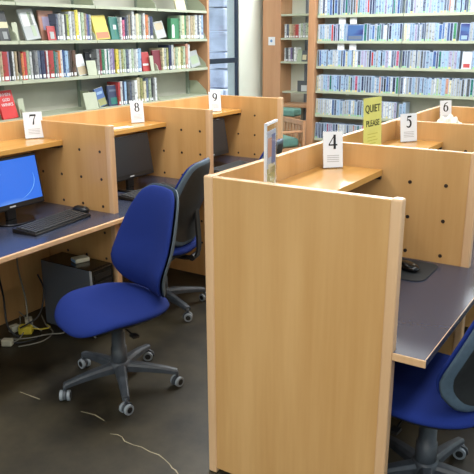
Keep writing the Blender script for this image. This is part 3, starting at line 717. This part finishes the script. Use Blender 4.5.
for zi, rn, fr in rows:
    x = ux[0] + .01; xe = ux[0] + (ux[2] - ux[0]) * fr; lst = []
    while x < xe - .035:
        s = skip(zi, x)
        if s: x = s; continue
        wd = rd.choice([.022, .026, .03, .03, .034, .04])
        if abs(x + wd / 2 - ux[1]) < wd / 2 + .006: x = ux[1] + .009; continue
        run = 1
        c = rd.choice(names)
        if rd.random() < .06: run = 3; c = rd.choice(['white', 'pale blue', 'pale grey'])
        for _ in range(run):
            if x + wd > xe or skip(zi, x) or abs(x + wd / 2 - ux[1]) < wd / 2 + .006: break
            lst.append((x, wd, c)); x += wd
        if rd.random() < .03: x += .012
    where = "media rack's %s visible shelf" % rn
    for (x_, w_, c), l in zip(lst, label_row([q[2] for q in lst], 'disc case', where)):
        o = bpy.data.objects.new('disc_case', DM[rd.choice([0, 0, 0, 1, 1, 2])]); COL.objects.link(o)
        o.location = (x_ + .0006, DY + rd.uniform(.003, .01), DZ[zi] + .001); o.scale = (w_ - .0014, .135, .192 + rd.uniform(-.002, .002))
        if rd.random() < .12: o.scale.z = .175
        j = rd.uniform(.92, 1.1); o.color = rgb(*[min(255, v * j) for v in CN[c]])
        tag(o, l, 'disc case', 'disc cases on the %s shelf of the media rack' % rn)
labs = ['blue disc cover displayed face out on the second shelf from the top', 'blue disc cover face out at the right end of the second shelf', 'red and white disc cover face out at the right of the third shelf']
cols = [('blue', 'slate'), ('blue', 'pale blue'), ('white', 'red')]
for (k, a, b), l, (c, c2_) in zip(faceouts, labs, cols):
    r = thing('disc_cover', l, 'disc case', (a + .003, DY + .01, DZ[k] + .001)); W = b - a - .006; r.rotation_euler = (-math.radians(5), 0, 0)
    bm = new(); box(bm, 0, W, 0, .015, 0, .185); o = obj('case', bm, 'disc', r, .002)
    bm = new(); box(bm, .006, W - .006, -.001, -.0002, .006, .179); o = obj('cover_sheet', bm, 'insert', r); o.color = rgb(*CN[c])
    bm = new(); box(bm, .02, W - .02, -.002, -.0012, .02, .06); o = obj('cover_picture', bm, 'plaincover', r); o.color = rgb(*CN[c2_])
# white shelf cards hanging below shelves
n_ = 0
for k, pts in ((6, ((340.5, 'left'), (351.5, 'right'))), (5, ((340, 'left'), (352, 'right'))), (4, ((339.5, 'left'),)), (3, ((348.5, 'left'),))):
    for p, sd in pts:
        xx = x_on_y(p, 50, DY); w2 = .042 if k > 3 else .02; hh = .08 if k > 4 else .02
        bm = new(); box(bm, xx - w2, xx + w2, DY + .02, DY + .022, DZ[k] - .015 - hh, DZ[k] - .013)
        rn = {6: 'top', 5: 'second', 4: 'third', 3: 'fourth'}[k]
        tag(obj('shelf_card', bm, 'paper'), '%s white card hanging under the %s shelf of the media rack' % (sd, rn) if len(pts) > 1 else 'small white card hanging under the %s shelf of the media rack' % rn, 'card')

# ---------------------------------------------------------------- armchair by the narrow bookcase
def armchair(label, x, y, rz, padded):
    ac = thing('armchair', label, 'armchair', (x, y, 0), rz)          # the sitter faces -Y
    bm = new(); box(bm, -.27, .27, -.30, .23, .40, .51); obj('seat_cushion', bm, 'teal', ac, .04, seg=4)
    bm = new(); box(bm, -.28, .28, -.28, .25, .35, .395); obj('seat_frame', bm, 'oak', ac, .005)
    for sx in (-1, 1):
        x0, x1 = (-.325, -.285) if sx < 0 else (.285, .325)
        bm = new(); box(bm, x0 - .008, x1 + .008, -.31, .235, .58, .605); obj('armrest', bm, 'oak', ac, .006)
        for yy, zt in ((-.30, .5795), (.24, .72)):
            bm = new(); box(bm, x0, x1, yy, yy + .04, 0, zt); obj('leg', bm, 'oak', ac, .004)
    if True:
        bm = new(); box(bm, -.284, .284, .245, .275, .66, .72); obj('top_rail', bm, 'oak', ac, .006)
        bm = new(); box(bm, -.284, .284, .245, .275, .44, .48); obj('lower_rail', bm, 'oak', ac, .004)
        for k in range(7):
            xx = -.25 + k * .075; bm = new(); box(bm, xx, xx + .042, .252, .268, .4805, .6595); obj('slat', bm, 'oak', ac)
armchair('wooden armchair with slatted back and teal seat at the back wall', -4.05, 7.22, math.radians(-32), False)
st_ = thing('padded_stool', 'teal padded stool standing between the wooden armchair and narrow bookcase', 'stool', (-4.22, 7.80, 0))
bm = new(); box(bm, -.22, .22, -.11, .11, .70, .795); obj('seat_cushion', bm, 'teal', st_, .025, seg=4)
bm = new(); box(bm, -.21, .21, -.10, .10, .66, .698); obj('seat_frame', bm, 'oak', st_, .004)
for sx in (-1, 1):
    for sy in (-1, 1):
        bm = new(); box(bm, sx * .19 - .018, sx * .19 + .018, sy * .08 - .018, sy * .08 + .018, 0, .659); obj('leg', bm, 'oak', st_, .003)

# ---------------------------------------------------------------- number signs
def strokes(ch_):
    A = lambda cx, cy, rx_, ry_, a0, a1, n=14: [(cx + rx_ * math.cos(math.radians(a0 + (a1 - a0) * i / n)), cy + ry_ * math.sin(math.radians(a0 + (a1 - a0) * i / n))) for i in range(n + 1)]
    tw = lambda pts, a, b: [a + (b - a) * abs(math.sin(PI * i / (len(pts) - 1))) for i in range(len(pts))]
    if ch_ == '4': return [([(.66, 0), (.66, 1)], [.17, .17]), ([(.66, .98), (.04, .32)], [.05, .07]), ([(.0, .29), (.95, .29)], [.1, .1])]
    if ch_ == '5':
        a = A(.42, .33, .38, .33, 110, -140); return [(a, tw(a, .08, .18)), ([(.22, .56), (.32, .98)], [.06, .06]), ([(.28, .92), (.9, .95)], [.16, .14])]
    if ch_ == '6':
        a = A(.48, .33, .36, .31, 0, 360, 22); w_ = [.06 + .12 * abs(math.cos(math.radians(360 * i / 22))) for i in range(23)]
        return [(a, w_), ([(.12, .33), (.16, .6), (.34, .85), (.8, 1.0)], [.16, .15, .11, .05])]
    if ch_ == '9':
        a = A(.5, .67, .36, .31, 0, 360, 22); w_ = [.06 + .12 * abs(math.cos(math.radians(360 * i / 22))) for i in range(23)]
        return [(a, w_), ([(.86, .67), (.82, .4), (.64, .15), (.18, 0)], [.16, .15, .11, .05])]
    if ch_ == '7': return [([(.06, .7), (.1, .9)], [.05, .05]), ([(.05, .91), (.92, .91)], [.16, .16]), ([(.88, .9), (.6, .5), (.46, .0)], [.06, .09, .15])]
    if ch_ == '8':
        a = A(.48, .74, .29, .24, 0, 360, 20); b = A(.48, .26, .35, .26, 0, 360, 20)
        w_ = [.06 + .1 * abs(math.cos(math.radians(18 * i))) for i in range(21)]; return [(a, w_), (b, w_)]
def sign(num, x, y, az, wd=.10, ht=.15, label=''):
    r = thing('table_sign', label, 'sign', (x, y, SH), az)
    tl = Matrix.Rotation(math.radians(-7), 3, 'X')
    bm = new(); box(bm, -wd / 2, wd / 2, .0, .003, .003, ht, rot=tl); box(bm, -wd / 2, wd / 2, -.012, .045, 0, .0028); obj('acrylic_stand', bm, 'acrylic', r, .0008)
    hold = bpy.data.objects.new('paper_insert', None)
    bm = new(); box(bm, -wd / 2 + .002, wd / 2 - .002, -.0016, -.0004, .005, ht - .003, rot=tl); p = obj('paper_insert', bm, 'paper', r)
    s = ht * .38; bm = new()
    for pts, ws in strokes(num):
        ribbon(bm, [((q[0] - .48) * s * .68, q[1] * s + ht * .52) for q in pts], [v * s for v in ws], t=.0008, y=-.0018)
    bmesh.ops.rotate(bm, verts=bm.verts, cent=(0, 0, 0), matrix=tl); obj('number', bm, 'ink', p)
    bm = new()
    for i in range(4): box(bm, -wd * .3, wd * .3, -.0024, -.0018, ht * .18 + i * .009, ht * .18 + i * .009 + .0028, rot=tl)
    obj('printed_lines', bm, 'greyink', p)
    bpy.data.objects.remove(hold)
    return r
sign('7', -3.165, 2.75, math.radians(62), .115, .16, 'white stand sign numbered 7 on the shelf above the lit screen')
sign('8', -3.12, 3.64, math.radians(62), .10, .155, 'white stand sign numbered 8 on the middle shelf of the left row')
sign('9', -3.06, 4.52, math.radians(55), .105, .16, 'white stand sign numbered 9 before the window')
sign('4', -1.25, 2.80, math.radians(46), .098, .17, 'white stand sign numbered 4 on the nearest shelf of the right row')
sign('5', -1.21, 3.74, math.radians(55), .115, .163, 'white stand sign numbered 5 beside the tall yellow sign')
sign('6', -1.262, 4.665, math.radians(52), .095, .16, 'white stand sign numbered 6 in the farthest right carrel')
# yellow QUIET PLEASE stand
qs = thing('notice_stand', 'tall yellow notice stand reading QUIET PLEASE behind sign 4', 'sign', (-1.235, 3.245, SH), math.radians(82))
tl = Matrix.Rotation(math.radians(-3), 3, 'X')
bm = new(); box(bm, -.097, .097, 0, .003, .003, .29, rot=tl); box(bm, -.097, .097, -.02, .05, 0, .0028); obj('acrylic_stand', bm, 'acrylic', qs)
bm = new(); box(bm, -.09, .09, -.0016, -.0004, .006, .286, rot=tl); yp = obj('yellow_sheet', bm, 'yellow', qs)
text('QUIET', .052, qs, (0, -.0105, .215), (PI / 2 + math.radians(-3) * -1 * 0 + math.radians(3), 0, 0), 'darkink', 'title', bold=.0008)
text('PLEASE', .043, qs, (0, -.0088, .145), (PI / 2 + math.radians(3), 0, 0), 'darkink', 'title', bold=.0006)
for ob in qs.children:
    if ob.name.startswith('title'):
        # follow the tilt of the sheet, just in front of it
        zz = ob.location.z; ob.location = tl @ Vector((0, -.0022, zz)); ob.rotation_euler = (PI / 2 - math.radians(3), 0, 0)
        ob.rotation_euler = (tl @ Matrix.Rotation(PI / 2, 3, 'X')).to_euler()
bm = new()
for i in range(5): box(bm, -.05, .05 - .02 * (i % 2), -.0022, -.0017, .04 + i * .016, .044 + i * .016, rot=tl)
M['olive2'] = mat('faded_print', rgb(186, 184, 76), .7)
obj('printed_lines', bm, 'olive2', yp)
# picture stand seen nearly edge on, behind the end panel
na = Vector((-1.185, 2.06)); dr = Vector((-.24, .97)); ln = .15
ps = thing('picture_stand', 'clear stand with colourful leaflet seen almost edge on above the end panel', 'sign', (na.x, na.y, SH), math.atan2(dr.y, dr.x))
bm = new(); box(bm, 0, ln, 0, .003, .003, .285); box(bm, 0, ln, -.04, .03, 0, .0028); box(bm, 0, ln, -.006, -.003, .02, .285)
obj('acrylic_stand', bm, 'acrylic', ps)
bm = new(); box(bm, .0, .006, -.0062, .0032, .003, .286); box(bm, 0, ln, -.0062, .0032, .2785, .287); obj('white_edge', bm, 'paper', ps)
bm = new(); box(bm, .012, ln - .01, -.0025, -.0005, .02, .255); lf = obj('leaflet', bm, 'plaincover', ps); lf.color = rgb(190, 208, 232)
for (u0, u1, z0, z1, c) in ((.03, .09, .16, .23, 'salmon'), (.08, .13, .13, .24, 'blue'), (.02, .13, .03, .12, 'olive'), (.04, .12, .10, .135, 'cream')):
    bm = new(); box(bm, u0, u1, -.0032, -.0026, z0, z1); q = obj('leaflet_picture', bm, 'plaincover', lf); q.color = rgb(*CN[c])

# ---------------------------------------------------------------- computers
def monitor(x, y, rz, lit, label, w_=.44, h_=.275):
    r = thing('computer_monitor', label, 'monitor', (x, y, DESK), rz)
    # faces +X in its own frame
    bm = new(); prism(bm, [(.10 * math.cos(q), .12 * math.sin(q)) for q in [2 * PI * i / 28 for i in range(28)]], 'z', 0, .012); obj('stand_base', bm, 'blackgloss', r, .004)
    bm = new(); box(bm, -.04, -.015, -.03, .03, .0125, .14); obj('stand_neck', bm, 'black', r, .004)
    tl_ = Matrix.Rotation(math.radians(-9), 3, 'Y')
    def tb(bm, *a): box(bm, *a, rot=tl_, piv=(0, 0, .07))
    bm = new(); tb(bm, -.03, .0, -w_ / 2, w_ / 2, .07, .07 + h_); ho = obj('housing', bm, 'black', r, .006)
    bm = new(); tb(bm, .0002, .003, -w_ / 2 + .015, w_ / 2 - .015, .07 + .032, .07 + h_ - .015); sc_ = obj('screen', bm, 'screen' if lit else 'screen_off', r)
    sc_['label'] = 'lit bright blue screen' if lit else 'dark switched-off screen'
    bm = new(); tb(bm, .0002, .0012, -.02, .02, .07 + .012, .07 + .020); obj('badge', bm, 'greyink', ho)
    if lit:
        bm = new()
        for (a0, a1, cy, cz, ry_, rz_) in ((-70, 15, .02, .22, .16, .11), (95, 160, -.02, .20, .16, .07)):
            p = [(cy + ry_ * math.cos(math.radians(a0 + (a1 - a0) * i / 14)), cz + rz_ * math.sin(math.radians(a0 + (a1 - a0) * i / 14))) for i in range(15)]
            b2 = [(.0036, q[0], q[1]) for q in p]
            tube(bm, b2, [.0004 + .0016 * math.sin(PI * i / 14) for i in range(15)], 6)
        bmesh.ops.rotate(bm, verts=bm.verts, cent=(0, 0, .07), matrix=tl_); obj('screen_swirl', bm, 'swirl', sc_)
    return r
def keyboard(x, y, rz, label, w_=.45):
    r = thing('keyboard', label, 'keyboard', (x, y, DESK), rz)
    bm = new(); prism(bm, [(-.08, 0), (.08, 0), (.08, .012), (-.08, .026)], 'y', -w_ / 2, w_ / 2); bd = obj('keyboard_body', bm, 'black', r, .004)
    bm = new(); nk = 18
    for i in range(6):
        for j in range(nk):
            xx = -.062 + i * .0225; y_ = -w_ / 2 + .012 + j * (w_ - .024) / nk
            if i == 5 and 3 <= j <= 8:
                if j > 3: continue
                yy1 = y_ + (w_ - .024) / nk * 6 - .003
            else: yy1 = y_ + (w_ - .024) / nk - .003
            zb = .026 - (xx + .08) / .16 * .014
            box(bm, xx, xx + .018, y_, yy1, zb, zb + .007)
    obj('keys', bm, 'keycap', r, .0012)
    return r
def mouse(x, y, rz, label, m='black'):
    r = thing('computer_mouse', label, 'mouse', (x, y, DESK), rz)
    def fn(a, s, side):
        xx = .055 * sgnpow(math.cos(a), .8) * s; yy = .031 * sgnpow(math.sin(a), .9) * s
        z = (.012 + .024 * math.sqrt(max(0, 1 - s ** 3)) * (1 - .2 * (xx / .055))) if side > 0 else .0 + (.012 if s >= 1 else .001 + .011 * s ** 8)
        return Vector((xx, yy, z))
    obj('mouse_body', pad(fn, [.3, .6, .8, .93, 1.0], 28), m, r, smooth=True)
    bm = new(); cyl(bm, (.028, -.003, .0305), 'y', .006, .006, 12); obj('scroll_wheel', bm, 'greycable', r)
    return r
monitor(-2.96, 2.375, math.radians(0), True, 'computer monitor with lit blue screen on the desk at left', .46, .285)
keyboard(-2.735, 2.45, math.radians(6), 'black keyboard in front of the lit blue monitor')
mouse(-2.80, 2.725, math.radians(10), 'black mouse right of the keyboard by the lit monitor')
monitor(-2.95, 3.36, 0, False, 'dark switched-off monitor in the middle carrel of the left row', .46, .285)
keyboard(-2.75, 3.30, 0, 'black keyboard in the middle carrel of the left row')
monitor(-2.95, 4.32, 0, False, 'dark switched-off monitor in the far carrel before the window', .46, .285)
keyboard(-2.75, 4.28, 0, 'black keyboard in the far carrel before the window')
# right row: dark mat and mouse
bm = new()
def rr(x0, x1, y0, y1, r_, n=6):
    out = []
    for cx, cy, a in ((x1 - r_, y1 - r_, 0), (x0 + r_, y1 - r_, 90), (x0 + r_, y0 + r_, 180), (x1 - r_, y0 + r_, 270)):
        out += [(cx + r_ * math.cos(math.radians(a + 90 * i / n)), cy + r_ * math.sin(math.radians(a + 90 * i / n))) for i in range(n + 1)]
    return out
M['padm'] = mat('mouse_pad_cloth', rgb(38, 42, 46), .7)
prism(bm, rr(-1.0, -.745, 2.60, 2.865, .05), 'z', DESK + .0006, DESK + .004)
tag(obj('mouse_pad', bm, 'padm'), 'dark mouse mat with rounded corners on the grey desk at right', 'mouse mat')
ms = mouse(-.845, 2.72, math.radians(-20), 'dark mouse lying on the mouse mat at right', 'blackgloss'); ms.location.z = DESK + .0042
# computer tower under the desk
tw = thing('computer_tower', 'black and silver computer tower on the floor under the left desk', 'computer', (-2.62, 2.59, 0))
bm = new(); box(bm, -.41, -.012, 0, .175, .015, .42); obj('tower_case', bm, 'silver', tw, .004)
bm = new(); box(bm, -.0118, .006, -.001, .176, .013, .424); fr = obj('front_bezel', bm, 'blackgloss', tw, .006)
bm = new(); box(bm, -.0105, .007, -.0035, -.0012, .013, .424); obj('bezel_edge', bm, 'greyink', fr, .001)
bm = new(); box(bm, -.41, -.0125, .001, .174, .4205, .4245); obj('top_cover', bm, 'blackgloss', tw, .001)
for z in (.36, .31): 
    bm = new(); box(bm, .0061, .008, .02, .155, z, z + .035); obj('drive_door', bm, 'black', fr, .001)
for p in ((-.38, .02), (-.38, .14), (-.05, .02), (-.05, .14)):
    bm = new(); cyl(bm, (p[0], p[1] + .008, 0), 'z', .012, .0149, 12); obj('foot', bm, 'black', tw)
rt = thing('network_box', 'small pale box with a bluish front lying on top of the computer tower', 'box', (-2.80, 2.69, .4248), math.radians(-20))
bm = new(); box(bm, -.035, .035, -.045, .045, 0, .026); obj('box_body', bm, 'cream', rt, .006)
bm = new(); box(bm, -.03, .03, -.0465, -.0455, .005, .021); q = obj('front_strip', bm, 'plaincover', rt); q.color = rgb(150, 190, 230)
# cables and plugs under the left desk
ad_ = thing('power_adaptor', 'yellow power adaptor lying among the cables under the left desk', 'adaptor', (-3.04, 2.44, .0), math.radians(35))
bm = new(); box(bm, -.04, .04, -.03, .03, .001, .05); obj('adaptor_body', bm, 'yplug', ad_, .008)
bm = new(); tube(bm, smoothpath([(.04, 0, .03), (.09, .01, .02), (.13, .05, .012), (.10, .10, .009)], 5), .004, 8); obj('cord', bm, 'yplug', ad_)
for i, (x, y, l) in enumerate(((-3.0, 2.27, 'pale plug block at left edge under the desk'), (-3.12, 2.42, 'pale plug block nearest the yellow adaptor'), (-3.13, 2.54, 'pale plug block against the panel behind the cables'))):
    r = thing('plug_block', l, 'plug', (x, y, 0), .5 + i); bm = new(); box(bm, -.03, .03, -.022, .022, .001, .04); obj('plug_body', bm, 'cream', r, .006)
    bm = new(); tube(bm, smoothpath([(.03, 0, .02), (.06, .02, .03), (.08, .05, .06)], 4), .0035, 8); obj('cord', bm, 'greycable', r)
rs = random.Random(5)
cab_l = ['dark cable looping on the floor beneath the left desk', 'grey cable coil on the floor beside the yellow adaptor', 'dark cable hanging down behind the left desk', 'pale cable snaking to the tower', 'dark cable curled nearest the tower', 'grey cable drooping from desk to floor']
paths = [[(-3.14, 2.16, .006), (-2.98, 2.3, .006), (-2.92, 2.42, .006), (-3.02, 2.52, .006), (-3.12, 2.46, .006)],
         [(-2.92, 2.28, .008), (-2.86, 2.40, .008), (-2.90, 2.52, .008), (-3.0, 2.56, .02), (-3.08, 2.60, .05)],
         [(-3.13, 2.35, .66), (-3.10, 2.33, .45), (-3.11, 2.36, .25), (-3.06, 2.33, .08), (-3.0, 2.36, .012)],
         [(-3.08, 2.26, .02), (-2.95, 2.36, .02), (-2.88, 2.47, .02), (-2.82, 2.53, .02), (-2.86, 2.57, .03)],
         [(-3.02, 2.38, .06), (-2.96, 2.48, .12), (-2.98, 2.55, .25), (-3.05, 2.575, .33)],
         [(-3.14, 2.52, .67), (-3.13, 2.50, .4), (-3.09, 2.5, .2), (-3.03, 2.46, .075), (-2.97, 2.5, .01)]]
for l, p, m, r_ in zip(cab_l, paths, ['cable', 'greycable', 'cable', 'greycable', 'cable', 'greycable'], [.005, .004, .006, .004, .005, .005]):
    bm = new(); tube(bm, smoothpath(p, 6), r_, 8); tag(obj('cable', bm, m), l, 'cable')
# paper strip on shelf 8, crumpled bags on shelf 6
bm = new(); box(bm, -.11, .11, -.03, .03, 0, .0015); o = obj('paper_strip', bm, 'paper', loc=(-3.06, 3.36, SH + .0006)); o.rotation_euler = (0, 0, math.radians(80)); tag(o, 'white paper strip lying on the shelf left of sign 8', 'paper')
for i, (x, y, r_, l) in enumerate(((-1.085, 4.04, .062, 'larger crumpled white plastic bag on the far right shelf'), (-1.085, 4.17, .048, 'smaller crumpled white plastic bag right of the larger'))):
    bm = new(); bmesh.ops.create_icosphere(bm, subdivisions=4, radius=1)
    rs = random.Random(i); dirs = [Vector((rs.gauss(0, 1), rs.gauss(0, 1), rs.gauss(0, 1))).normalized() for _ in range(26)]
    for v in bm.verts:
        d = v.co.normalized(); k = 1 + .12 * sum(math.sin(9 * d.dot(q) + j) for j, q in enumerate(dirs)) / 5
        v.co = Vector((d.x * r_ * k, d.y * r_ * k, (d.z + 1) * r_ * .95 * k))
    zmin = min(v.co.z for v in bm.verts)
    o = obj('plastic_bag', bm, 'bag', loc=(x, y, SH + .001 - zmin))
    tag(o, l, 'bag')
